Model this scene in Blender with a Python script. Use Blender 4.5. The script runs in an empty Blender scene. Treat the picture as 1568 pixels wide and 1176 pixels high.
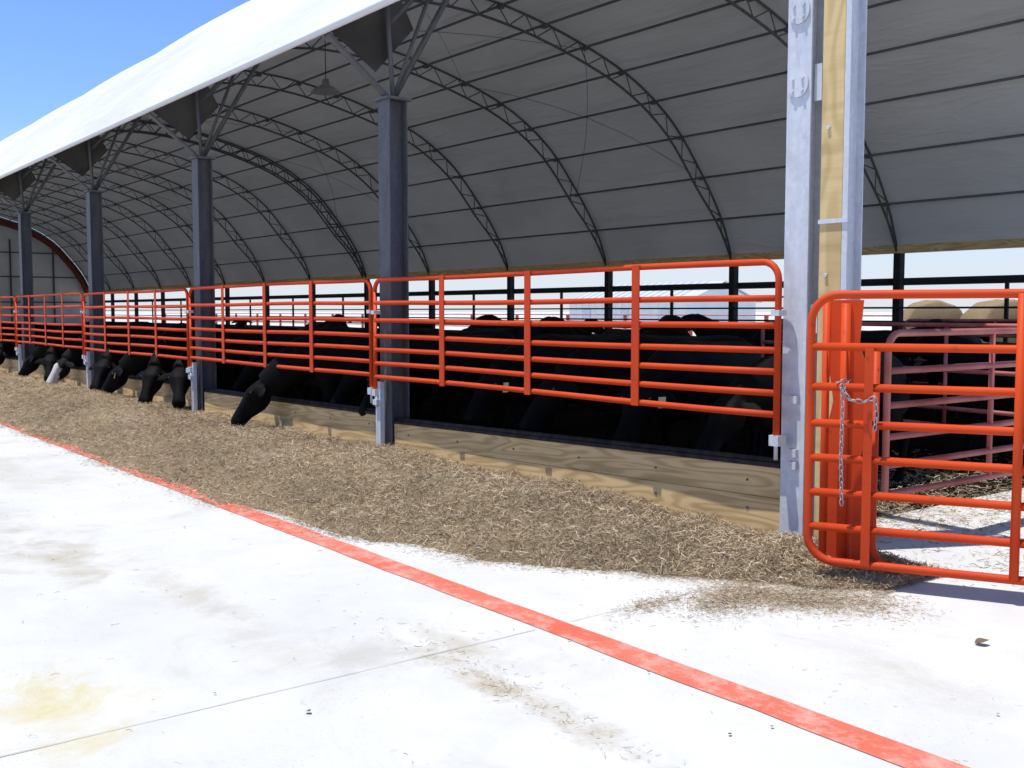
import bpy, math, random
import numpy as np
from mathutils import Vector, Matrix, noise
random.seed(7); rng=np.random.default_rng(7)
L=5.69; NB=15
scene=bpy.context.scene
COL=scene.collection

# ------------------------------------------------------------ mesh builder
class MB:
    def __init__(s):
        s.v=[]; s.f=[]; s.mi=[]; s.sm=[]; s.cur=0
    def face(s,idx,smooth=False):
        s.f.append(tuple(idx)); s.mi.append(s.cur); s.sm.append(smooth)
    def box(s,x0,x1,y0,y1,z0,z1):
        b=len(s.v)
        s.v+=[(x0,y0,z0),(x1,y0,z0),(x1,y1,z0),(x0,y1,z0),(x0,y0,z1),(x1,y0,z1),(x1,y1,z1),(x0,y1,z1)]
        for q in ((3,2,1,0),(4,5,6,7),(0,1,5,4),(1,2,6,5),(2,3,7,6),(3,0,4,7)):
            s.face([b+i for i in q])
    def obox(s,c,ax,h):
        b=len(s.v); c=Vector(c); a=[Vector(k)*hh for k,hh in zip(ax,h)]
        for sz in (-1,1):
            for sx,sy in ((-1,-1),(1,-1),(1,1),(-1,1)):
                s.v.append(tuple(c+a[0]*sx+a[1]*sy+a[2]*sz))
        for q in ((3,2,1,0),(4,5,6,7),(0,1,5,4),(1,2,6,5),(2,3,7,6),(3,0,4,7)):
            s.face([b+i for i in q])
    def bar(s,p,q,w,t,side=(1,0,0)):
        p=Vector(p);q=Vector(q);d=(q-p);l=d.length;d.normalize()
        sd=Vector(side); sd=(sd-d*sd.dot(d)).normalized(); up=d.cross(sd)
        s.obox((p+q)/2,(sd,up,d),(w/2,t/2,l/2))
    def tube(s,pts,r,n=8,closed=False):
        pts=[Vector(p) for p in pts]; m=len(pts)
        tans=[]
        for i in range(m):
            if closed: t=pts[(i+1)%m]-pts[i-1]
            else: t=pts[min(i+1,m-1)]-pts[max(i-1,0)]
            tans.append(t.normalized())
        ref=Vector((0,0,1)) if abs(tans[0].z)<.9 else Vector((1,0,0))
        nrm=tans[0].cross(ref).normalized()
        b=len(s.v)
        for i in range(m):
            t=tans[i]; nrm=(nrm-t*nrm.dot(t)).normalized(); bn=t.cross(nrm)
            rr=r[i] if isinstance(r,(list,tuple)) else r
            for k in range(n):
                a=2*math.pi*k/n
                s.v.append(tuple(pts[i]+(nrm*math.cos(a)+bn*math.sin(a))*rr))
        for i in range(m if closed else m-1):
            j=(i+1)%m
            for k in range(n):
                k2=(k+1)%n
                s.face((b+i*n+k,b+i*n+k2,b+j*n+k2,b+j*n+k),True)
        if not closed:
            s.face([b+k for k in range(n)][::-1]); s.face([b+(m-1)*n+k for k in range(n)])
    def loft(s,rings,side=(1,0,0),n=16,pw=1.0):
        P_=[Vector(r[0]) for r in rings]; m=len(P_); b=len(s.v); side=Vector(side)
        for i in range(m):
            t=(P_[min(i+1,m-1)]-P_[max(i-1,0)]).normalized()
            sd=(side-t*side.dot(t)).normalized(); up=t.cross(sd)
            for k in range(n):
                a=2*math.pi*k/n; c,q=math.cos(a),math.sin(a)
                c=math.copysign(abs(c)**pw,c); q=math.copysign(abs(q)**pw,q)
                s.v.append(tuple(P_[i]+sd*c*rings[i][1]+up*q*rings[i][2]))
        for i in range(m-1):
            for k in range(n):
                k2=(k+1)%n; s.face((b+i*n+k,b+i*n+k2,b+(i+1)*n+k2,b+(i+1)*n+k),True)
        s.face([b+k for k in range(n)][::-1]); s.face([b+(m-1)*n+k for k in range(n)])
    def poly(s,pts):
        b=len(s.v); s.v+=[tuple(p) for p in pts]; s.face(range(b,b+len(pts)))
    def obj(s,name,mats,parent=None,loc=None):
        me=bpy.data.meshes.new(name); me.from_pydata(s.v,[],s.f); me.update()
        for m in (mats if isinstance(mats,(list,tuple)) else [mats]): me.materials.append(m)
        me.polygons.foreach_set('material_index',s.mi); me.polygons.foreach_set('use_smooth',s.sm)
        return mkobj(name,me,parent,loc)
def mkobj(name,me,parent=None,loc=None):
    o=bpy.data.objects.new(name,me); COL.objects.link(o)
    if parent: o.parent=parent
    if loc: o.location=loc
    return o
def empty(name,loc=(0,0,0)):
    e=bpy.data.objects.new(name,None); e.location=loc; COL.objects.link(e); e.empty_display_size=.2; return e

# ------------------------------------------------------------ materials
class NT:
    def __init__(s,name):
        s.m=bpy.data.materials.new(name); s.m.use_nodes=True; s.t=s.m.node_tree; s.n=s.t.nodes
        s.b=s.n['Principled BSDF']; s.out=s.n['Material Output']
        s.tc=s.n.new('ShaderNodeTexCoord')
    def new(s,t,**k):
        n=s.n.new(t)
        for a,v in k.items(): setattr(n,a,v)
        return n
    def link(s,a,b): s.t.links.new(a,b)
    def coords(s,scale=(1,1,1),loc=(0,0,0)):
        mp=s.new('ShaderNodeMapping'); mp.inputs['Scale'].default_value=scale; mp.inputs['Location'].default_value=loc
        s.link(s.tc.outputs['Object'],mp.inputs['Vector']); return mp.outputs[0]
    def noise(s,scale,detail=4,vec=None,rough=.5,dist=0):
        n=s.new('ShaderNodeTexNoise'); n.inputs['Scale'].default_value=scale; n.inputs['Detail'].default_value=detail
        n.inputs['Roughness'].default_value=rough; n.inputs['Distortion'].default_value=dist
        s.link(vec if vec is not None else s.tc.outputs['Object'],n.inputs['Vector']); return n.outputs['Fac']
    def ramp(s,fac,stops):
        r=s.new('ShaderNodeValToRGB'); e=r.color_ramp.elements
        while len(e)<len(stops): e.new(.5)
        for el,(p,c) in zip(e,stops):
            el.position=p; el.color=(c,c,c,1) if isinstance(c,(int,float)) else (*c,1)
        s.link(fac,r.inputs[0]); return r.outputs[0]
    def mix(s,fac,a,b,mode='MIX'):
        n=s.new('ShaderNodeMix',data_type='RGBA',blend_type=mode)
        for inp,v in ((n.inputs[0],fac),(n.inputs[6],a),(n.inputs[7],b)):
            if isinstance(v,(int,float)): inp.default_value=v
            elif isinstance(v,tuple): inp.default_value=(*v,1)
            else: s.link(v,inp)
        return n.outputs[2]
    def math(s,op,a,b=0.0,clamp=False):
        n=s.new('ShaderNodeMath',operation=op,use_clamp=clamp)
        for inp,v in zip(n.inputs,(a,b)):
            if isinstance(v,(int,float)): inp.default_value=v
            else: s.link(v,inp)
        return n.outputs[0]
    def bump(s,h,strength=.3,dist=.01):
        b=s.new('ShaderNodeBump'); b.inputs['Strength'].default_value=strength; b.inputs['Distance'].default_value=dist
        s.link(h,b.inputs['Height']); s.link(b.outputs[0],s.b.inputs['Normal'])
    def base(s,c,rough=.8,metal=0.0,spec=.3):
        if isinstance(c,tuple): s.b.inputs['Base Color'].default_value=(*c,1)
        else: s.link(c,s.b.inputs['Base Color'])
        s.b.inputs['Roughness'].default_value=rough; s.b.inputs['Metallic'].default_value=metal
        s.b.inputs['Specular IOR Level'].default_value=spec

def simple(name,c,c2=None,scale=6,rough=.7,metal=0.0,bump=.1,spec=.3,detail=5):
    t=NT(name); c2=c2 or tuple(k*.7 for k in c)
    n=t.noise(scale,detail); t.base(t.mix(t.ramp(n,[(.35,0.),(.65,1.)]),c,c2),rough,metal,spec)
    if bump: t.bump(t.noise(scale*6,3),bump,.004)
    return t.m

M={}
def concrete(name):
    t=NT(name)
    c=t.mix(t.ramp(t.noise(.35,5,rough=.6),[(.35,0.),(.7,1.)]),(.56,.56,.545),(.65,.65,.635))
    mott=t.ramp(t.noise(1.5,8,rough=.68,dist=.4),[(.45,0.),(.68,1.)])
    c=t.mix(t.math('MULTIPLY',mott,.36),c,(.43,.42,.40))
    brown=t.ramp(t.noise(.55,8,vec=t.coords((.7,1.1,1)),rough=.74,dist=.8),[(.53,0.),(.66,1.)])
    c=t.mix(t.math('MULTIPLY',brown,.42),c,(.40,.36,.28))
    rough_n=t.noise(2.6,8,rough=.75,dist=.5)
    def stain(c,cx,cy,rx,ry,col,amt):   # spill on the slab, ragged edge
        v=t.coords((1/rx,1/ry,0),(-cx/rx,-cy/ry,0))
        ln=t.new('ShaderNodeVectorMath',operation='LENGTH'); t.link(v,ln.inputs[0])
        d=t.math('ADD',ln.outputs['Value'],t.math('MULTIPLY',t.math('SUBTRACT',rough_n,.5),4.0))
        return t.mix(t.math('MULTIPLY',t.ramp(d,[(.0,1.),(1.0,0.)]),amt),c,col)
    c=stain(c,.10,-5.05,.60,.34,(.54,.47,.24),.85)
    c=stain(c,.26,-3.62,.45,.28,(.39,.375,.35),.5)
    c=stain(c,-2.7,-4.3,.9,.26,(.38,.33,.24),.65)
    c=stain(c,-1.2,-3.9,1.0,.2,(.40,.35,.27),.5)
    c=stain(c,1.2,-3.38,1.1,.15,(.37,.31,.21),.75)
    c=stain(c,.45,-3.2,.6,.14,(.37,.32,.23),.5)
    c=stain(c,-4.8,-4.4,1.6,.3,(.40,.36,.29),.5)
    c=stain(c,-9,-4.0,3.0,.4,(.42,.38,.31),.5)
    c=stain(c,2.1,-1.9,.6,.3,(.44,.40,.32),.4)
    sp=t.ramp(t.noise(60,3,rough=.7),[(.62,0.),(.71,1.)])
    spm=t.ramp(t.noise(1.1,6,rough=.7),[(.44,0.),(.58,1.)])
    c=t.mix(t.math('MULTIPLY',t.math('MULTIPLY',sp,spm),.8),c,(.26,.21,.14))
    t.base(c,.88,0,.2); t.bump(t.noise(30,5,rough=.7),.3,.006); return t.m
M['concrete']=concrete('concrete')
t=NT('red_line_paint')
w=t.ramp(t.noise(6,9,rough=.78),[(.47,0.),(.60,1.)])
c=t.mix(t.ramp(t.noise(1.2,5),[(.3,0.),(.7,1.)]),(.66,.11,.065),(.66,.19,.135))
c=t.mix(t.math('MULTIPLY',w,.55),c,(.58,.42,.36))
t.base(c,.8,0,.2); t.bump(t.noise(40,4),.25,.003); M['line']=t.m
t=NT('orange_red_paint')
c=t.mix(t.ramp(t.noise(1.7,5),[(.35,0.),(.7,1.)]),(.60,.066,.011),(.52,.048,.011))
c=t.mix(t.math('MULTIPLY',t.ramp(t.noise(14,6,rough=.7),[(.59,0.),(.69,1.)]),.55),c,(.22,.045,.022))
t.base(c,.55,0,.18); t.bump(t.noise(60,2),.06,.002); M['orange']=t.m
t=NT('faded_red_paint')
c=t.mix(t.ramp(t.noise(3,6),[(.35,0.),(.65,1.)]),(.46,.15,.13),(.32,.06,.045))
t.base(c,.4,0,.5); M['faded']=t.m
def galv(name,a,b,metal=.35,rough=.5,rust=.35):
    t=NT(name)
    v=t.new('ShaderNodeTexVoronoi'); v.inputs['Scale'].default_value=28; t.link(t.tc.outputs['Object'],v.inputs['Vector'])
    f=t.mix(.35,t.ramp(t.noise(3,7,vec=t.coords((3,3,.6)),rough=.65),[(.3,0.),(.7,1.)]),v.outputs['Color'])
    bw=t.new('ShaderNodeRGBToBW'); t.link(f,bw.inputs[0])
    c=t.mix(bw.outputs[0],a,b)
    c=t.mix(t.math('MULTIPLY',t.ramp(t.noise(1.3,8,rough=.7),[(.56,0.),(.72,1.)]),rust),c,(.16,.11,.07))
    t.base(c,rough,metal,.4); t.bump(t.noise(25,3),.08,.003); return t.m
M['galv']=galv('galvanised_steel',(.44,.47,.51),(.68,.71,.75),.05,.5)
M['chain']=galv('chain_steel',(.22,.22,.23),(.42,.42,.43),.4,.45)
M['column']=galv('weathered_shaded_column_steel',(.065,.067,.072),(.145,.15,.16),.1,.6,.6)  # eave shade put into the dark base tone; brown patches are rust
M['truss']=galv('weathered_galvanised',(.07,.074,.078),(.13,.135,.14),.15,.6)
M['dark']=simple('dark_steel',(.03,.031,.033),rough=.7,spec=.1)
M['gusset']=simple('gusset_sheet',(.075,.07,.06),(.04,.035,.03),scale=2,rough=.7)
M['rust']=simple('rusty_red_steel',(.22,.06,.045),(.14,.04,.03),rough=.7)
M['rubber']=simple('black_rubber',(.02,.02,.022),(.05,.045,.04),scale=9,rough=.8,spec=.1)
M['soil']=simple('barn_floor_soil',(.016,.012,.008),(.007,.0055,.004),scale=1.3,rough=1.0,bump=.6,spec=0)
def wood(name,a,b,k=(.7,2.5,4.2),grain=16,soft=.6):
    t=NT(name)
    n=t.noise(1.0,2,vec=t.coords(k),dist=.25)
    s=t.math('SINE',t.math('MULTIPLY',n,grain*6.28))
    g=t.ramp(t.math('ADD',t.math('MULTIPLY',s,.5),.5),[(.3,0.),(1.,1.)])
    c=t.mix(t.math('MULTIPLY',g,soft),a,b)
    c=t.mix(t.math('MULTIPLY',t.ramp(t.noise(2,7,vec=t.coords((.8,6,6))),[(.45,0.),(.7,1.)]),.35),c,tuple(x*.6 for x in b))
    t.base(c,.8,0,.1); t.bump(t.noise(8,6,vec=t.coords((2,30,30))),.3,.003); return t.m
M['board']=wood('treated_pine',(.74,.54,.27),(.48,.32,.14),(.45,2.5,4.2),13,.75)
M['post_wood']=wood('post_wood',(.66,.50,.25),(.46,.33,.15),(2.5,2.5,.5),9,.6)
t=NT('barn_fabric')
nb=t.noise(.5,5,vec=t.coords((.5,1,1)),dist=.5)
c=t.mix(t.ramp(nb,[(.3,0.),(.7,1.)]),(.70,.705,.695),(.56,.565,.555))
t.base(c,.6,0,.15)
hb=t.math('ADD',t.noise(.9,4,vec=t.coords((.35,1.6,1.6)),dist=1.2),t.math('MULTIPLY',t.noise(5,4,vec=t.coords((.5,1.5,1.5)),dist=1),.25))
t.bump(hb,.5,.14)
tr=t.new('ShaderNodeBsdfTranslucent'); tr.inputs[0].default_value=(.92,.93,.95,1)
mx=t.new('ShaderNodeMixShader'); mx.inputs[0].default_value=.017
t.link(t.b.outputs[0],mx.inputs[1]); t.link(tr.outputs[0],mx.inputs[2]); t.link(mx.outputs[0],t.out.inputs[0])
M['fabric']=t.m
def haymat(name,per_island,k=1.0):
    t=NT(name)
    st=[(0.,(.21*k,.15*k,.09*k)),(.35,(.39*k,.295*k,.185*k)),(.7,(.51*k,.40*k,.265*k)),(1.,(.78*k,.66*k,.47*k))]
    if per_island:
        g=t.new('ShaderNodeNewGeometry'); c=t.ramp(g.outputs['Random Per Island'],st)
    else:
        c=t.ramp(t.noise(26,8,rough=.75,dist=1.5),[(.25,st[0][1]),(.5,st[1][1]),(.75,st[2][1])]); t.bump(t.noise(45,6,rough=.8,dist=2),.8,.02)
    big=t.ramp(t.noise(.9,4),[(.35,.85),(.65,1.1)])
    c=t.mix(1.0,c,big,'MULTIPLY')
    t.base(c,.9,0,.1); return t.m
M['hay']=haymat('hay_mass',False,.75); M['straw']=haymat('hay_strands',True)
M['bale']=haymat('bale_straw',False,.85)
t=NT('black_cow_hide')
c=t.mix(t.ramp(t.noise(4,6),[(.4,0.),(.7,1.)]),(.0035,.0035,.0035),(.008,.007,.0065))
t.base(c,.6,0,.06); t.bump(t.noise(70,5,vec=t.coords((1,1,.4)),rough=.7),.5,.008)
M['cow']=t.m
t=NT('white_faced_hide')
s=t.new('ShaderNodeSeparateXYZ'); t.link(t.tc.outputs['Object'],s.inputs[0])
nz=t.math('ADD',s.outputs['Y'],t.math('MULTIPLY',t.noise(7,3),.22))
mk=t.ramp(t.math('MULTIPLY',nz,-1.0),[(.26,0.),(.30,1.)])
c=t.mix(mk,(.008,.007,.007),(.50,.48,.45)); t.base(c,.7,0,.1); M['cowface']=t.m
M['tag']=simple('ear_tag_plastic',(.70,.60,.30),(.65,.55,.25),rough=.5)
M['eye']=simple('eye_gloss',(.01,.008,.006),rough=.1,spec=.8,bump=0)
M['gravel']=simple('ground_gravel',(.64,.63,.60),(.54,.54,.50),scale=.6,rough=.95,bump=.3)
M['wallw']=simple('white_siding',(.76,.77,.78),(.70,.72,.73),scale=1,rough=.6)
M['roofb']=simple('pale_blue_roof_metal',(.62,.66,.72),(.56,.61,.68),scale=1,rough=.4,metal=.1)
M['concwall']=simple('concrete_wall',(.13,.12,.11),(.08,.075,.07),scale=2,rough=.95,spec=.05)
M['lamp']=simple('lamp_housing',(.35,.36,.36),(.25,.25,.25),rough=.5)

# ------------------------------------------------------------ ground
def sheet(name,x0,x1,y0,y1,z,mat,parent=None):
    m=MB(); m.poly([(x0,y0,z),(x1,y0,z),(x1,y1,z),(x0,y1,z)]); return m.obj(name,mat,parent)
sheet('ground',-2500,2500,-2500,2500,-.012,M['gravel'])
ap=sheet('concrete_apron',-140,45,-45,.06,0,M['concrete'])
sheet('concrete_floor',-.15,45,.06,20,.0,M['concrete'])
sheet('barn_floor',-NB*L-1,-.15,.06,19.4,-.004,M['soil'])
m=MB(); N=700
for i in range(N):
    a=-130+ (i/N)*160; b=-130+((i+1)/N)*160
    def e(x,k): return .012*noise.noise(Vector((x*1.3,k,0)))+.010*noise.noise(Vector((x*6,k,3)))
    m.poly([(a,-2.725+e(a,1),.004),(b,-2.725+e(b,1),.004),(b,-2.54+e(b,9),.004),(a,-2.54+e(a,9),.004)])
m.obj('red_floor_line',M['line'])
m=MB()
for X in (-35,-25.5,-16.6,-8,.48,9):
    for a,b in ((-30,-2.75),(-2.51,0)):
        nseg=max(2,int((b-a)/.12)); pr=None
        for i in range(nseg+1):
            y=a+(b-a)*i/nseg; dx=.004*noise.noise(Vector((X,y*5,0))); wd=.0022+.0016*noise.noise(Vector((X,y*3,7)))
            cur=(X+dx,y,wd)
            if pr: m.poly([(pr[0]-pr[2],pr[1],.004),(pr[0]+pr[2],pr[1],.004),(cur[0]+wd,y,.004),(cur[0]-wd,y,.004)])
            pr=cur
m.obj('slab_joint',simple('joint_sealant',(.32,.31,.29),(.56,.56,.54),scale=2.5,bump=0),ap)

# ------------------------------------------------------------ barn profile
P=[(-.85,4.55),(-.78,4.63),(0,5.52),(1,6.50),(2.2,7.47),(3.7,8.40),(5.5,9.12),(8,9.62),(10.96,9.42),(14.26,8.55),(16.36,7.40),(17.76,5.95),(18.8,4.5),(19.3,3.3),(19.32,3.2)]
P=[np.array(p) for p in P]
dense=[]
for i in range(1,len(P)-2):
    p0,p1,p2,p3=P[i-1],P[i],P[i+1],P[i+2]
    for k in range(40):
        u=k/40
        dense.append(.5*((2*p1)+(-p0+p2)*u+(2*p0-5*p1+4*p2-p3)*u*u+(-p0+3*p1-3*p2+p3)*u**3))
dense.append(P[-2]); dense=np.array(dense)
cum=np.concatenate([[0],np.cumsum(np.linalg.norm(np.diff(dense,axis=0),axis=1))]); S=cum[-1]
def prof(s,off=0.0):
    y=np.interp(s,cum,dense[:,0]); z=np.interp(s,cum,dense[:,1])
    e=.15; dy=np.interp(s+e,cum,dense[:,0])-np.interp(s-e,cum,dense[:,0]); dz=np.interp(s+e,cum,dense[:,1])-np.interp(s-e,cum,dense[:,1])
    l=math.hypot(dy,dz); ny,nz=dz/l,-dy/l
    return float(y+ny*off),float(z+nz*off)
barn=empty('hoop_barn')
XE=-1.95; XF=-NB*L
xs=[XE]+[x for x in np.arange(-2.8,XF,-L/8)]+[XF]
ns=90; m=MB()
for x in xs:
    fr=math.sin(math.pi*x/L)**2
    for j in range(ns+1):
        s=S*j/ns
        sag=.06*fr*(math.sin(math.pi*min(1,s/2.0)/2))
        y,z=prof(s,sag); m.v.append((x,y,z))
for i in range(len(xs)-1):
    for j in range(ns):
        a=i*(ns+1)+j; m.face((a,a+1,a+ns+2,a+ns+1),True)
m.obj('fabric_roof',M['fabric'],barn)
m=MB(); s=.9
pur=[]
while s<S-.3:
    pur.append(s); y,z=prof(s,.13); m.tube([(XE,y,z),(XF,y,z)],.032,6); s+=1.47
m.obj('purlins',M['truss'],barn)
y,z=prof(.03,.02)
m=MB(); m.tube([(XE,y,z),(XF,y,z)],.04,8); m.obj('eave_tube',M['wallw'],barn)
m=MB()
for n in range(0,NB):
    if n%3==0:
        x0=-n*L if n else XE; x1=-(n+1)*L
        for (a,b) in ((2,6),(6,10),(10,14),(14,18)):
            if b<len(pur):
                for (q,r) in ((a,b),(b,a)):
                    pts=[]
                    for i in range(9):
                        u=i/8; s=pur[q]+(pur[r]-pur[q])*u; yy,zz=prof(s,.2); pts.append((x0+(x1-x0)*u,yy,zz))
                    m.tube(pts,.007,4)
m.obj('brace_cables',M['truss'],barn)
def truss(x,mb,rc=.035,rw=.017,step=.47,s0=.75):
    def depth(s): return .13+.40*min(1,max(0,(S-s)/2.6))
    n=int((S-s0)/step)
    outer=[(x,*prof(s0+(S-s0)*i/n,.09)) for i in range(n+1)]
    inner=[(x,*prof(s0+(S-s0)*(i)/n,depth(s0+(S-s0)*i/n))) for i in range(n+1)]
    o0=[(x,*prof(.02,.06)),(x,*prof(.4,.08))]
    mb.tube(o0+outer,rc,6); mb.tube(inner,rc,6)
    for i in range(n):
        mb.tube([outer[i],inner[i+1]] if i%2 else [inner[i],outer[i+1]],rw,5)
m=MB(); mh=MB()
for n in range(0,NB+1):
    x=-n*L if n else XE-.06
    if n==NB: x+=.15
    if n==7:
        truss(x-.15,mh,.036,.018,.36); truss(x+.15,mh,.036,.018,.36)
    else: truss(x,m)
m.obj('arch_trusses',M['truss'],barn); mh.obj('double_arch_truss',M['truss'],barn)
m=MB()
for n in range(1,NB):
    for s in pur:
        y,z=prof(s,.16); m.box(-n*L-.08,-n*L+.08,y-.06,y+.06,z-.05,z+.05)
m.obj('purlin_brackets',M['truss'],barn)
m=MB(); m.tube([(XF+.45,*prof(S*i/50,.45)) for i in range(51)],.24,8)
m.obj('end_arch',M['rust'],barn)
def hbeam(mb,X,z0,z1,w=.2,d=.2,y0=0.0,tf=.014):
    mb.box(X-w/2,X+w/2,y0,y0+tf,z0,z1); mb.box(X-w/2,X+w/2,y0+d-tf,y0+d,z0,z1); mb.box(X-.006,X+.006,y0+tf,y0+d-tf,z0,z1)
HC=4.0
m=MB(); st=MB(); gs=MB()
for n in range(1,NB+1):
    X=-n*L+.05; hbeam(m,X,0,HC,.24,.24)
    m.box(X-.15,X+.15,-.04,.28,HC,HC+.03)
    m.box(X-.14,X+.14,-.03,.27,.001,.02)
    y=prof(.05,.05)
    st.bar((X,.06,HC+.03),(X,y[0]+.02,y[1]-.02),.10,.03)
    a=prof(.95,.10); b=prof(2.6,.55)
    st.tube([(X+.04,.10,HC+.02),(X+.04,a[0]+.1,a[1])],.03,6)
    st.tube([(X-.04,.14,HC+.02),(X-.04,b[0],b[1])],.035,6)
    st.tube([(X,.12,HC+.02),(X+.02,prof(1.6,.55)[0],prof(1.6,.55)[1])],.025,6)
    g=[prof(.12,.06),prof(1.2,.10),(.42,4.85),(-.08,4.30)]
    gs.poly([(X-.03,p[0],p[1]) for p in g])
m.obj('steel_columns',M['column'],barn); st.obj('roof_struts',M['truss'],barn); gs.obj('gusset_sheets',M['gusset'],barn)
m=MB(); hbeam(m,-.02,0,5.2,.20,.20)
for z in (3.22,3.72):
    m.tube([(-.02,-.016,z),(-.02,-.001,z)],.085,16)
    for dx,dz in ((-.05,-.04),(.03,-.04),(-.05,.04),(.03,.04)):
        m.tube([(dx-.01,-.030,z+dz),(dx-.01,-.016,z+dz)],.012,8)
m.box(.08,.14,.04,.05,3.1,3.35); m.box(.08,.14,.04,.05,1.5,1.7)
for z in (1.0,.62,.53): m.box(-.04,.03,-.03,-.001,z,z+.055)
m.box(-.15,.11,-.03,.23,.001,.02)
m.obj('corner_column',M['galv'],barn)
m=MB(); m.box(.160,.335,.02,.165,0,5.2); m.obj('timber_post',M['post_wood'],barn)
m=MB(); m.box(.338,.346,.02,.17,0,5.2); m.box(.346,.395,.162,.17,0,5.2); m.box(.155,.39,.006,.018,2.25,2.28); m.box(.346,.38,.02,.028,0,5.2)
for z in (.9,1.9,2.9,3.9): m.tube([(.22,.004,z),(.22,.019,z)],.014,8)
m.obj('post_angle_iron',M['galv'],barn)
m=MB(); m.box(-L+.12,.1,.06,.18,5.12,5.27); m.obj('header_beam',M['galv'],barn)
m=MB(); w=MB(); r=MB(); cw=MB()
for n in range(0,NB+1):
    X=-n*L; m.box(X-.10,X+.10,19.2,19.42,0,3.3)
for k in range(0,NB):
    X=-(k+.5)*L; m.box(X-.04,X+.04,19.5,19.58,0,2.5)
w.box(XF,0,19.16,19.34,3.20,3.42)
r.tube([(XF,19.5,2.45),(0,19.5,2.45)],.10,8)
for z in (1.10,1.38,1.75,2.08): r.tube([(XF,19.12,z),(0,19.12,z)],.03,6)
cw.box(XF,0,19.25,19.40,0,.86)
m.obj('far_posts',M['dark'],barn); w.obj('far_beam',M['board'],barn); r.obj('far_rails',M['dark'],barn); cw.obj('far_low_wall',M['concwall'],barn)
m=MB(); ring=[prof(S*i/60,.02) for i in range(61)]
m.poly([(XF,a,b) for a,b in ring]+[(XF,19.3,0),(XF,0.05,0),(XF,.05,4.2)])
m.obj('end_wall',M['fabric'],barn)
m=MB()
for y in (3.5,6.8,10,13.2,16.4): m.box(XF+.03,XF+.12,y-.06,y+.06,0,8.6-abs(y-9)*.3 if abs(y-9)<5 else 7.0)
for z in (2.4,4.4,6.3): m.box(XF+.12,XF+.2,.3,18.9 if z<4 else (18.3 if z<5 else 17.0),z-.05,z+.05)
m.obj('end_wall_frame',M['truss'],barn)

# ------------------------------------------------------------ fence panels
def arc(c,r,a0,a1,n,f):
    return [f(c[0]+r*math.cos(a0+(a1-a0)*i/n),c[1]+r*math.sin(a0+(a1-a0)*i/n)) for i in range(n+1)]
RZ=[2.0,1.74,1.545,1.37,1.22,1.07,.92]
def panel_mesh(W,k_):
    m=MB(); r=.025; R=.13
    bow=lambda a:.012*math.sin(a*2.1+k_)+.006*math.sin(a*5+k_*2)      # knocks from cattle
    f=lambda a,z:(a,bow(a)*.6,z+.006*math.sin(a*1.3+z*3+k_))
    x0,x1=-W/2,W/2
    topx=[x0+R+(x1-x0-2*R)*i/10 for i in range(1,10)]
    path=[f(x0,.78)]+[f(x0,2.0-R)]+arc((x0+R,2.0-R),R,math.pi,math.pi/2,6,f)+[f(x,2.0) for x in topx]+arc((x1-R,2.0-R),R,math.pi/2,0,6,f)+[f(x1,.78)]
    m.tube(path,r,10)
    for z in RZ[1:]: m.tube([f(x0+W*i/10,z) for i in range(11)],r,10)
    for k in (.25,.5,.75):
        X=x0+W*k; o=bow(X)*.6; m.box(X-.042,X+.042,-.036+o,-.027+o,.89,2.02)
        for z in RZ: m.box(X-.046,X+.046,-.031+o,-.024+o,z-.02,z+.02)
    m.cur=1
    for x in (x0,x1):
        m.box(x-.04,x+.04,-.03,.06,.70,.775); m.tube([(x,0,.6),(x,0,.80)],.014,8)
        m.box(x-.035,x+.035,-.036,.05,1.62,1.66)
    return m
pms=[]
for n in range(0,NB):
    loc=(-L/2-n*L-.02,-.12+(rng.uniform(-.01,.01) if n else 0),(rng.uniform(-.012,.012) if n else 0))
    if n<3: o=panel_mesh(L-.10,n*1.7).obj('orange_fence_panel',[M['orange'],M['galv']],None,loc); pms.append(o.data)
    else: mkobj('orange_fence_panel',pms[n%3],None,loc)
m=MB()
m.box(-.05,.05,-.055,.0,0,.86); m.box(-.042,.042,-.10,-.055,.60,.66); m.box(-.07,.07,-.06,.03,.001,.02)
m.tube([(0,-.075,.58),(0,-.075,.7)],.016,8)
me=None
for n in range(1,NB):
    if me is None: me=m.obj('fence_post',M['galv'],None,(-n*L+.06,-.055,0)).data
    else: mkobj('fence_post',me,None,(-n*L+.06,-.055,0))
for n in range(0,NB):
    x1=-n*L-(.13 if n==0 else .075); x0=-(n+1)*L+.18
    b=empty('feed_bunk_board',((x0+x1)/2,.03,.01 if n==0 else -.015)); h=(x1-x0)/2-.006
    b.rotation_euler=(0,-.024 if n==0 else -.010,0)
    q=MB(); q.box(-h,h,0,.045,-.07,.215); q.box(-h,h,.002,.045,.219,.44)
    q.obj('planks',M['board'],b)
    q=MB(); q.box(-h,h,-.008,.07,.443,.475); q.tube([(-h,.03,.49),(h,.03,.49)],.022,8); q.obj('rubber_cap',M['rubber'],b)
    q=MB()
    for i in range(6):
        xx=-h+.3+i*(2*h-.6)/5
        q.tube([(xx,-.006,.33),(xx,.0,.33)],.010,8); q.tube([(xx,-.006,.12),(xx,.0,.12)],.010,8)
    q.obj('bolts',M['column'],b)
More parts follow.
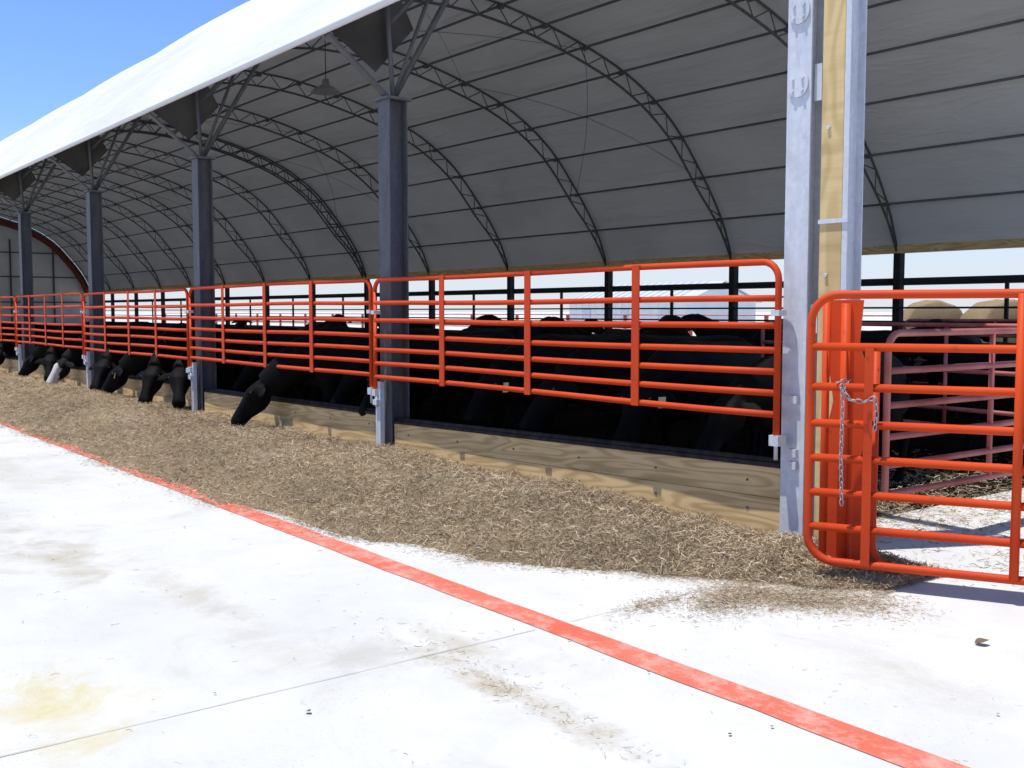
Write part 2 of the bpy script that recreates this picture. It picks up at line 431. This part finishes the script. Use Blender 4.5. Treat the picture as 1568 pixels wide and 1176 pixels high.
# ------------------------------------------------------------ big gate
U=Vector((.896,.444,0)).normalized(); G0=Vector((.73,-.82,0))
def G(t,z,o=0.0): 
    p=G0+U*t+Vector((U.y,-U.x,0))*o; return (p.x,p.y,z)
m=MB(); GW=3.6; R=.16; zb,zt=.14,1.75
f=lambda a,z:G(a,z)
path=arc((R,zt-R),R,math.pi,math.pi/2,7,f)+arc((GW-R,zt-R),R,math.pi/2,0,7,f)+arc((GW-R,zb+R),R,0,-math.pi/2,7,f)+arc((R,zb+R),R,-math.pi/2,-math.pi,7,f)
m.tube(path,.026,10,closed=True)
for z in (1.44,1.20,.98,.77,.56,.35): m.tube([G(0,z),G(GW,z)],.025,10)
for tt in (1.14,2.35): 
    for dd in (0,.10):
        if tt<2 or dd==0: 
            m.tube([G(tt+dd,zb,.02),G(tt+dd,zt,.02)],.026,10)
m.bar(G(.34,.14,.03),G(.34,1.44,.03),.05,.008,tuple(U))
m.obj('orange_swing_gate',M['orange'])
m=MB(); O=Vector((.68,-.60,0)); V=Vector((.93,.37,0)).normalized(); Wn=Vector((V.y,-V.x,0))
def Q(a,z,o=0): 
    p=O+V*a+Wn*o; return (p.x,p.y,z)
def prism(pts,th):
    b=len(m.v); n=len(pts)
    for o in (th/2,-th/2): m.v.extend([Q(a,z,o) for a,z in pts])
    m.face(range(b,b+n)); m.face(list(range(b+n,b+2*n))[::-1])
    for i in range(n): m.face((b+i,b+n+i,b+n+(i+1)%n,b+(i+1)%n))
prism([(.05,.02),(.19,.02),(.26,.14),(.26,.6),(.22,.75),(.27,1.0),(.27,1.25),(.20,1.45),(.22,1.72),(.02,1.72),(.02,1.3),(.05,1.1),(.0,.85),(.02,.5),(.0,.3)],.012)
m.tube([Q(.0,.02),Q(.0,1.72)],.024,8); m.tube([Q(.12,.02,.012),Q(.12,1.70,.012)],.03,8)
m.tube([Q(.30,1.42)]+[Q(.30,.22)]+[Q(.30+.12*(1-math.cos(a)),.22-.12*math.sin(a)) for a in (.4,.8,1.2,1.57)]+[Q(.55,.10)],.024,8)
for z in (.30,.62,.95,1.3): m.tube([Q(.24,z),Q(.32,z)],.02,8)
m.obj('orange_latch_post',M['orange'])
def chain(mb,pts,link=.044):
    P_=[Vector(p) for p in pts]; d=[0]
    for i in range(1,len(P_)): d.append(d[-1]+(P_[i]-P_[i-1]).length)
    n=int(d[-1]/(link*.78))
    for i in range(n):
        s=d[-1]*(i+.5)/n; k=max(j for j in range(len(d)-1) if d[j]<=s); u=(s-d[k])/(d[k+1]-d[k])
        c=P_[k].lerp(P_[k+1],u); T=(P_[k+1]-P_[k]).normalized()
        sd=T.cross(Vector((.3,.9,.1))).normalized(); sd2=T.cross(sd)
        a=sd if i%2 else sd2
        mb.tube([c+T*(math.sin(q)*link*.5)+a*(math.cos(q)*link*.28) for q in [2*math.pi*j/10 for j in range(10)]],.004,5,closed=True)
m=MB()
chain(m,[G(.19,1.22,.05),G(.20,1.1,.06),G(.195,.8,.06),G(.205,.5,.06)])
chain(m,[G(.19,1.20,.06),G(.24,1.13,.06),G(.32,1.12,.06),G(.38,1.15,.05)])
chain(m,[G(.38,1.15,.05),G(.39,1.05,.05),G(.38,.95,.05)])
chain(m,[G(.16,1.23,.04),G(.22,1.24,-.04),G(.20,1.18,.05)])
m.obj('gate_chain',M['chain'])
def pen(name,x0,y0,x1,y1,zs,mat):
    m=MB(); A=Vector((x0,y0,0)); B=Vector((x1,y1,0)); Ln=(B-A).length; d=(B-A).normalized()
    g=lambda a,z:tuple(A+d*a+Vector((0,0,z)))
    zt=zs[0]; zb=zs[-1]; R=.12
    m.tube([g(0,zb)]+arc((R,zt-R),R,math.pi,math.pi/2,5,g)+arc((Ln-R,zt-R),R,math.pi/2,0,5,g)+[g(Ln,zb)],.025,8)
    for z in zs[1:]: m.tube([g(0,z),g(Ln,z)],.024,8)
    n=max(2,int(Ln/1.3))
    for i in range(1,n): m.tube([g(Ln*i/n,zb),g(Ln*i/n,zt)],.022,8)
    return m.obj(name,mat)
zs=[1.50,1.24,1.0,.78,.58,.38]
pen('pen_gate',.50,.35,.58,4.4,zs,M['faded'])
pen('pen_gate',-.2,4.6,-4.5,5.2,zs,M['faded'])
pen('pen_gate',.58,4.5,.6,8.6,zs,M['faded'])
pen('pen_gate',.58,8.7,.6,13,zs,M['faded'])
pen('pen_gate',-6,11,-1,11,zs,M['faded'])

# ------------------------------------------------------------ hay mound
ex=np.array([-100,-40,-16,-7,-4,-2.7,-1.06,0,.69,1.15]); ey=np.array([-2.70,-2.70,-2.68,-2.68,-2.62,-2.48,-2.16,-1.48,-1.0,-.6])
def edge(x): return float(np.interp(x,ex,ey))+.15*noise.noise(Vector((x*1.1,3,0)))+.08*noise.noise(Vector((x*4,8,0)))
def hh(x,y):
    e=edge(x); w=(y-e)/(0-e)
    if w<=0: return -.02
    h=float(np.interp(w,[0,.03,.09,.3,.6,1],[-.006,.010,.035,.13,.24,float(np.interp(x,[-2,-.5,-.1],[.09,.06,.0]))]))
    h*=float(np.interp(x,[-6,-2,0,.5,1.1],[1.15,1.0,.85,.70,.25]))
    amp=.8+.65*noise.noise(Vector((x*.7,y*.9,0)))
    if x>-.35 and w>.8: amp*=max(.0,1-(w-.8)*4)
    n3=noise.noise(Vector((x*3.2,y*3.2,5))); n9=noise.noise(Vector((x*8,y*8,2))); n20=noise.noise(Vector((x*19,y*19,9)))
    return h*amp+min(1,w*7)*(.050*n3+.038*abs(n9)+.018*n20)*(1 if x<-.35 else max(.2,1-(w>.8)*.8))
hay=empty('hay_feed')
m=MB(); xs=list(np.arange(1.15,-9,-.035))+list(np.arange(-9,-18,-.08))+list(np.arange(-18,-85,-.3)); nyy=64
for x in xs:
    e=edge(x)-.02
    for j in range(nyy+1):
        y=e+(0.028-e)*j/nyy; m.v.append((x,y,hh(x,min(y,0))))
for i in range(len(xs)-1):
    for j in range(nyy):
        a=i*(nyy+1)+j; m.face((a,a+nyy+1,a+nyy+2,a+1),True)
m.obj('hay_mass',M['hay'],hay)
def strands(name,pts,parent,lmin=.04,lmax=.13,w=.0055,tilt=.35,mat=None):
    n=len(pts); pts=np.array(pts); az=rng.uniform(0,2*np.pi,n); el=rng.normal(0,tilt,n)
    d=np.stack([np.cos(az)*np.cos(el),np.sin(az)*np.cos(el),np.sin(el)],1)
    ln=rng.uniform(lmin,lmax,n)[:,None]; rnd=rng.normal(size=(n,3)); sd=np.cross(d,rnd); sd/=np.linalg.norm(sd,axis=1)[:,None]
    ww=(w*rng.uniform(.5,1.2,n))[:,None]; bend=rng.normal(0,.12,(n,3))*ln
    a=pts-d*ln/2; b=pts+d*ln/2; c=pts+bend
    V=np.stack([a-sd*ww*.4,a+sd*ww*.4,c+sd*ww*.5,c-sd*ww*.5,b+sd*ww*.35,b-sd*ww*.35],1).reshape(-1,3)
    idx=np.arange(n)[:,None]*6; F=np.concatenate([idx+np.array([[0,1,2,3]]),idx+np.array([[3,2,4,5]])],0)
    me=bpy.data.meshes.new(name); me.from_pydata(V.tolist(),[],F.tolist()); me.update(); me.materials.append(mat or M['straw'])
    return mkobj(name,me,parent)
pts=[]
for i in range(90000):
    u=rng.random()
    x=1.15-(u**1.6)*17; e=edge(x); y=e-.04+rng.random()**.9*(0.0-e+.04)
    pts.append((x,y,max(.004,hh(x,y))+rng.uniform(0,.028)))
strands('hay_strands',pts,hay,.03,.10,.0042,.5)
pts=[]
for i in range(14000):
    x=-15-rng.random()*30; e=edge(x); y=e-.05+rng.random()*(0.0-e+.05)
    pts.append((x,y,max(.004,hh(x,y))+rng.uniform(0,.02)))
strands('hay_strands_far',pts,hay,.06,.14,.009,.3)
pts=[]
def blob(cx,cy,sx,sy,n,rot=0):
    for i in range(n):
        a=rng.normal()*sx; b=rng.normal()*sy
        pts.append((cx+a*math.cos(rot)-b*math.sin(rot),cy+a*math.sin(rot)+b*math.cos(rot),.005+rng.random()*.006))
blob(.95,-1.2,.20,.14,4200,.5); blob(.70,-1.5,.13,.22,3600,.3); blob(.52,-1.95,.06,.16,700,.2); blob(1.2,-.95,.18,.14,1600)
blob(1.3,-3.4,.5,.05,200,0); blob(.6,-3.3,.4,.07,80,0)
for i in range(6500):
    x=1.2-rng.random()**1.5*16; e=edge(x); pts.append((x,e-abs(rng.normal())*.09,.006))
for i in range(800):
    pts.append((rng.uniform(-14,5),rng.uniform(-6.5,-1.2),.005))
strands('loose_straw',pts,None,.010,.045,.0028,.05)
pts=[]
blob(.2,1.4,.5,.5,900); blob(-.8,3.0,.9,1.0,4000); blob(.9,3.2,.6,1.0,1200); blob(1.4,.5,.4,.3,250); blob(-.5,1.2,.35,.5,1800)
strands('bedding_straw',pts,None,.03,.11,.005,.2)
m=MB()
for i in range(80):
    x=rng.uniform(-6,4.2); y=rng.uniform(-5.6,-.9); r_=rng.uniform(.003,.010); a=rng.uniform(0,6)
    if y>edge(min(x,1.1))-.1 and x<1.3: continue
    m.poly([(x+r_*math.cos(a+k*1.26)*rng.uniform(.6,1.3),y+r_*math.sin(a+k*1.26)*rng.uniform(.6,1.3),.009+rng.uniform(0,.005)) for k in range(5)])
for (x,y,s_,an) in ((2.02,-1.15,.075,.9),(.79,-4.2,.03,.2)):   # curled dry leaves: two folded halves about a midrib
    d=Vector((math.cos(an),math.sin(an),0)); n_=Vector((-d.y,d.x,0)); c0=Vector((x,y,.008))
    wd=[0,.30,.42,.36,.2,0]
    for k in range(5):
        p0=c0+d*s_*(k/5-.5)+Vector((0,0,s_*.25*(k/5)**2)); p1=c0+d*s_*((k+1)/5-.5)+Vector((0,0,s_*.25*((k+1)/5)**2))
        for sd in (-1,1):
            m.poly([p0,p1,p1+n_*sd*wd[k+1]*s_+Vector((0,0,wd[k+1]*s_*.5)),p0+n_*sd*wd[k]*s_+Vector((0,0,wd[k]*s_*.5))])
m.obj('leaf_debris',simple('dry_leaf',(.17,.12,.075),rough=.9,bump=0))

# ------------------------------------------------------------ cows
def cow_mesh(name,head,mat,hy=1.14):
    q=MB()
    trunk=[((0,2.16,1.10),.06,.08),((0,2.10,1.07),.17,.19),((0,1.98,1.05),.245,.27),((0,1.78,1.03),.285,.30),((0,1.5,.98),.33,.34),((0,1.18,.93),.37,.395),((0,.88,.93),.35,.405),((0,.64,.96),.29,.395),((0,.45,.99),.235,.34)]
    if head=='down':
        neck=[((0,.27,.93),.18,.28),((0,.10,.82),.155,.235),((0,-.06,.71),.14,.195),((0,-.20,.62),.125,.155)]
        H0=Vector((0,-.22,.63)); ax=Vector((0,-.60,-.80))
    elif head=='side':
        neck=[((0,.27,.93),.18,.28),((.02,.10,.82),.155,.235),((.07,-.06,.72),.14,.195),((.15,-.19,.65),.125,.155)]
        H0=Vector((.16,-.20,.66)); ax=Vector((.55,-.36,-.76))
    elif head=='in':
        neck=[((0,.28,1.02),.18,.27),((0,.12,.98),.145,.215),((0,-.0,.93),.13,.175),((0,-.10,.90),.12,.15)]
        H0=Vector((0,-.10,.91)); ax=Vector((0,-.62,-.785))
    else:
        neck=[((0,.26,1.14),.17,.29),((0,.10,1.26),.14,.22),((0,-.03,1.37),.125,.175),((0,-.10,1.42),.115,.14)]
        H0=Vector((0,-.08,1.45)); ax=Vector((0,-.88,-.475))
    q.loft(trunk+neck)
    ax.normalize(); LX=Vector((1,0,0)) if head!='side' else Vector((.55,.83,0))
    LX=(LX-ax*LX.dot(ax)).normalized(); dors=LX.cross(ax)
    if dors.y>0: dors=-dors
    def hp(s,o=0): return H0+ax*s*hy+dors*o
    q.loft([(hp(-.05,-.01),.07,.06),(hp(0,-.01),.12,.10),(hp(.06,-.02),.15,.135),(hp(.14,-.035),.155,.165),(hp(.20,-.04),.138,.160),(hp(.28,-.03),.105,.135),(hp(.36,-.02),.086,.11),(hp(.43,-.02),.092,.10),(hp(.49,-.025),.104,.094),(hp(.53,-.03),.094,.075),(hp(.55,-.03),.06,.045)],pw=.8,n=20,side=LX)
    for sx in (-1,1):
        q.loft([(hp(.08,.06)+LX*.09*sx,.02,.02),(hp(.12,.055)+LX*.13*sx,.032,.03),(hp(.17,.05)+LX*.115*sx,.02,.02)],n=8)
        q.loft([(hp(.48,.035)+LX*.05*sx,.018,.015),(hp(.52,.035)+LX*.06*sx,.026,.02),(hp(.545,.02)+LX*.055*sx,.016,.014)],n=8)
        e0=hp(.035,.0)+LX*.10*sx; d=(LX*sx-ax*.02-dors*.30+Vector((0,0,-.18))).normalized()
        q.loft([(e0,.03,.028),(e0+d*.05,.05,.022),(e0+d*.12,.08,.018),(e0+d*.18,.075,.016),(e0+d*.235,.045,.014),(e0+d*.265,.012,.012)],side=ax,n=12)
        a1=rng.uniform(-.08,.08); a2=rng.uniform(-.1,.1)
        q.loft([((.16*sx,1.90,.95),.13,.24),((.185*sx,1.86,.76),.125,.21),((.195*sx,1.82,.62),.095,.135),((.195*sx,1.93+a1*.4,.50),.062,.085),((.19*sx,2.02+a1,.42),.048,.066),((.19*sx,2.0+a1,.30),.038,.043),((.19*sx,1.985+a1,.15),.038,.042),((.19*sx,1.965+a1,.09),.048,.052),((.19*sx,1.94+a1,.045),.05,.062),((.19*sx,1.93+a1,.0),.056,.072)],n=12)
        q.loft([((.15*sx,.56,.92),.12,.20),((.175*sx,.58,.72),.105,.155),((.18*sx,.60,.56),.075,.095),((.175*sx,.59+a2*.5,.40),.055,.060),((.17*sx,.59+a2*.6,.34),.048,.05),((.17*sx,.60+a2,.16),.036,.04),((.17*sx,.59+a2,.09),.045,.05),((.17*sx,.57+a2,.045),.048,.058),((.17*sx,.56+a2,0),.054,.068)],n=12)
    q.loft([((0,.66,.68),.12,.13),((0,.46,.66),.10,.13),((0,.30,.72),.085,.12),((0,.2,.78),.06,.09)],n=12)
    q.loft([((0,2.12,1.24),.03,.03),((0,2.20,1.17),.045,.04),((0,2.235,.95),.026,.026),((0,2.24,.70),.02,.02),((0,2.24,.60),.035,.035),((0,2.235,.48),.04,.04),((0,2.23,.36),.012,.012)],n=8)
    me=bpy.data.meshes.new(name); me.from_pydata(q.v,[],q.f); me.update()
    o=bpy.data.objects.new('tmp',me); COL.objects.link(o)
    rm=o.modifiers.new('R','REMESH'); rm.mode='VOXEL'; rm.voxel_size=.016; rm.use_smooth_shade=True
    sm=o.modifiers.new('S','SMOOTH'); sm.iterations=6; sm.factor=.5
    bpy.context.view_layer.update(); dg=bpy.context.evaluated_depsgraph_get()
    res=bpy.data.meshes.new_from_object(o.evaluated_get(dg)); res.name=name
    bpy.data.objects.remove(o); res.materials.clear(); res.materials.append(mat)
    for pl in res.polygons: pl.use_smooth=True
    return res,hp(.13,.055),hp(.04),LX
cm={k:cow_mesh('cow_body_'+k,k,M['cow']) for k in ('down','side','in','up')}
cw_=cow_mesh('cow_body_white','down',M['cowface'])
def sph(mb,c,r,n=8):
    mb.tube([Vector(c)+Vector((0,0,-r*math.cos(math.pi*i/6))) for i in range(7)],[max(.001,r*math.sin(math.pi*i/6)) for i in range(7)],n)
def cow(kind,x,y,rz=0.0,tag=False,s=1.0,white=False):
    e=empty('black_cow',(x,y,0)); e.rotation_euler=(0,0,rz); e.scale=(s,s,s)
    me,f,pp,lx=cw_ if white else cm[kind]
    mkobj('body',me,e)
    q=MB()
    for sx in (-1,1): sph(q,f+lx*(.148*sx),.018)
    q.obj('eyes',M['eye'],e)
    if tag:
        q=MB(); c=pp+lx*.24+Vector((0,-.04,-.03)); q.bar(c,c+Vector((.01,-.02,-.10)),.075,.006); q.obj('ear_tag',M['tag'],e)
    return e
for (k,x,rz,s_,tg) in (('down',-8.30,-.55,1.08,0),('side',-11.95,.15,1.05,1),('down',-13.0,.75,1.08,0),('side',-15.6,-.2,1.06,0),('down',-14.3,-.5,1.02,1),('side',-19.6,.2,1.0,0),('down',-20.7,-.6,1,0),('down',-24.5,.5,1.0,0),('side',-26.5,0,1,0),('down',-30,.3,1,0),('down',-33.5,-.4,1,0),('side',-38,.2,1,0),('down',-42,.1,1,0)):
    cow(k,x,.03+rng.uniform(-.06,.02),rz,bool(tg),s_)
cow('down',-18.2,.0,.15,False,1.0,True)
for (x,y,k,r_,tg) in ((-6.35,.5,'in',.3,True),(-7.3,.75,'in',-.1,False),(-4.7,.95,'in',.1,True),(-3.5,.9,'in',-.25,False),(-2.5,1.05,'in',.25,True),(-1.45,1.15,'in',-.1,False),(-9.6,.7,'in',.1,True),(-10.6,.8,'in',-.2,False),
    (-5.3,4.2,'up',1.2,False),(-2.2,5.5,'up',-1.4,False),(-8.8,5.0,'up',1.7,False),(-12,6.2,'up',-1.3,False),(-3.9,8.5,'up',.3,False),(-7,9,'up',-.6,True),(-16.9,.8,'in',.1,False),(-22,.8,'in',.1,False),(-18,6,'up',1.4,False),
    (-1.2,10.2,'up',.6,False),(-10.5,10.5,'up',-.7,False),(-14.5,11,'up',1.5,False),(-3.0,13.2,'up',-.9,False),(-6.4,14,'up',1.1,False),(-21,9,'up',-1.5,False),(-26,7,'up',1.2,False)):
    cow(k,x,y,r_,tg,rng.uniform(.96,1.06))

# ------------------------------------------------------------ hay bales beyond the far wall
def bale(x,y,ang):
    m=MB(); n=48; R=.95; w=.72
    rings=[(-w,.0),(-w,R*.5),(-w+.03,R*.9),(-w+.12,R*.985),(0,R*1.01),(w-.12,R*.985),(w-.03,R*.9),(w,R*.5),(w,.0)]
    for a_,rr in rings:
        for k in range(n):
            th=2*math.pi*k/n; q=rr*(1+.02*math.sin(k*5+a_*7))*(1-.05*(math.sin(th)<-.8)); m.v.append((a_,q*math.cos(th),.92+q*math.sin(th)))
    for i in range(len(rings)-1):
        for k in range(n): m.face((i*n+k,i*n+(k+1)%n,(i+1)*n+(k+1)%n,(i+1)*n+k),True)
    o=m.obj('round_hay_bale',M['bale'],None,(x,y,.10)); o.rotation_euler=(0,0,ang)
for x,y,a in ((-8.0,21.8,-.75),(-9.9,21.9,-.6),(-11.9,21.8,-.8),(-6.2,22.2,-.5),(-9.0,24.2,-.65),(-11,24.3,-.6)): bale(x,y,a)
def shed(name,x,y,lx,ly,hw,hr):
    e=empty(name,(x,y,0)); m=MB(); m.box(-lx/2,lx/2,-ly/2,ly/2,0,hw)
    for sx in (-1,1): m.poly([(sx*lx/2,-ly/2,hw),(sx*lx/2,ly/2,hw),(sx*lx/2,0,hr)])
    for i in range(int(lx/.9)): m.box(-lx/2+i*.9,-lx/2+i*.9+.06,-ly/2-.04,-ly/2,0,hw)
    m.obj('walls',M['wallw'],e); m=MB()
    m.poly([(-lx/2-.4,-ly/2-.5,hw-.15),(lx/2+.4,-ly/2-.5,hw-.15),(lx/2+.4,0,hr+.1),(-lx/2-.4,0,hr+.1)])
    m.poly([(-lx/2-.4,ly/2+.5,hw-.15),(-lx/2-.4,0,hr+.1),(lx/2+.4,0,hr+.1),(lx/2+.4,ly/2+.5,hw-.15)])
    for i in range(int(lx/.9)): 
        X=-lx/2+i*.9; m.bar((X,-ly/2-.5,hw-.11),(X,0,hr+.13),.05,.04)
    m.obj('roof',M['roofb'],e); m=MB()
    for i in range(3):
        X=-lx/2+lx*(i+.5)/3; m.box(X-.5,X+.5,-ly/2-.06,-ly/2-.042,0,hw*.7)
    m.obj('doors',M['roofb'],e); return e
shed('farm_shed',-64,64,15,9,2.6,4.2)
m=MB()
for X in range(-90,10,4): m.box(X-.06,X+.06,27,27.12,0,1.5)
for z in (.5,.85,1.2,1.5): m.tube([(-90,26.97,z),(8,26.97,z)],.03,6)
m.obj('yard_fence',M['faded'])
lp=empty('hanging_lamp',(-23.4,8.6,8.05))
m=MB()
m.tube([(0,0,0),(0,0,.02),(0,0,.14),(0,0,.22),(0,0,.38)],[.44,.42,.26,.12,.09],20); m.obj('shade',M['lamp'],lp)
m=MB(); m.tube([(0,0,.36),(0,0,1.5)],.012,5); m.obj('cord',M['dark'],lp)

# ------------------------------------------------------------ light
SUN=Vector((-.12,-.235,.96)).normalized()
sl=bpy.data.lights.new('sun','SUN'); sl.energy=4.9; sl.angle=math.radians(.5); sl.color=(1,.975,.935)
so=bpy.data.objects.new('sun',sl); COL.objects.link(so); so.rotation_euler=SUN.to_track_quat('Z','Y').to_euler(); so.location=(0,-10,30)
w=bpy.data.worlds.new('World'); scene.world=w; w.use_nodes=True; nt=w.node_tree
def wn(t,**k):
    n=nt.nodes.new(t)
    for a,v in k.items(): setattr(n,a,v)
    return n
def wramp(src,stops):
    rp=wn('ShaderNodeValToRGB'); e=rp.color_ramp.elements
    while len(e)<len(stops): e.new(.5)
    for el,(p,c) in zip(e,stops): el.position=p; el.color=(c,c,c,1)
    nt.links.new(src,rp.inputs[0]); return rp.outputs[0]
sky=wn('ShaderNodeTexSky'); sky.sky_type='NISHITA'; sky.sun_disc=False
sky.sun_elevation=math.asin(SUN.z); sky.sun_rotation=math.atan2(SUN.x,SUN.y); sky.air_density=1.0; sky.dust_density=.3; sky.ozone_density=1.3
tc=wn('ShaderNodeTexCoord'); sp=wn('ShaderNodeSeparateXYZ'); nt.links.new(tc.outputs['Generated'],sp.inputs[0])
tint=wn('ShaderNodeMix',data_type='RGBA',blend_type='MULTIPLY'); tint.inputs[7].default_value=(1.0,1.25,1.9,1)
nt.links.new(wramp(sp.outputs['Z'],[(.0,1.),(.35,1.),(.6,0.)]),tint.inputs[0]); nt.links.new(sky.outputs[0],tint.inputs[6])
hz=wn('ShaderNodeMix',data_type='RGBA'); nt.links.new(wramp(sp.outputs['Z'],[(0.,.95),(.16,0.)]),hz.inputs[0]); nt.links.new(tint.outputs[2],hz.inputs[6]); hz.inputs[7].default_value=(7.0,7.3,7.7,1)
bg=nt.nodes['Background']; bg.inputs[1].default_value=.11; nt.links.new(hz.outputs[2],bg.inputs[0])
scene.view_settings.view_transform='Standard'; scene.view_settings.look='None'; scene.view_settings.exposure=0

# ------------------------------------------------------------ camera
cd=bpy.data.cameras.new('camera'); cam=bpy.data.objects.new('camera',cd); COL.objects.link(cam); scene.camera=cam
cd.sensor_width=36; cd.sensor_fit='HORIZONTAL'; cd.lens=36*1603/1568; cd.clip_end=6000; cd.clip_start=.05
cam.location=(4.63,-6.1,1.65); cam.rotation_euler=(math.radians(90-3.96),0,math.radians(52.4))
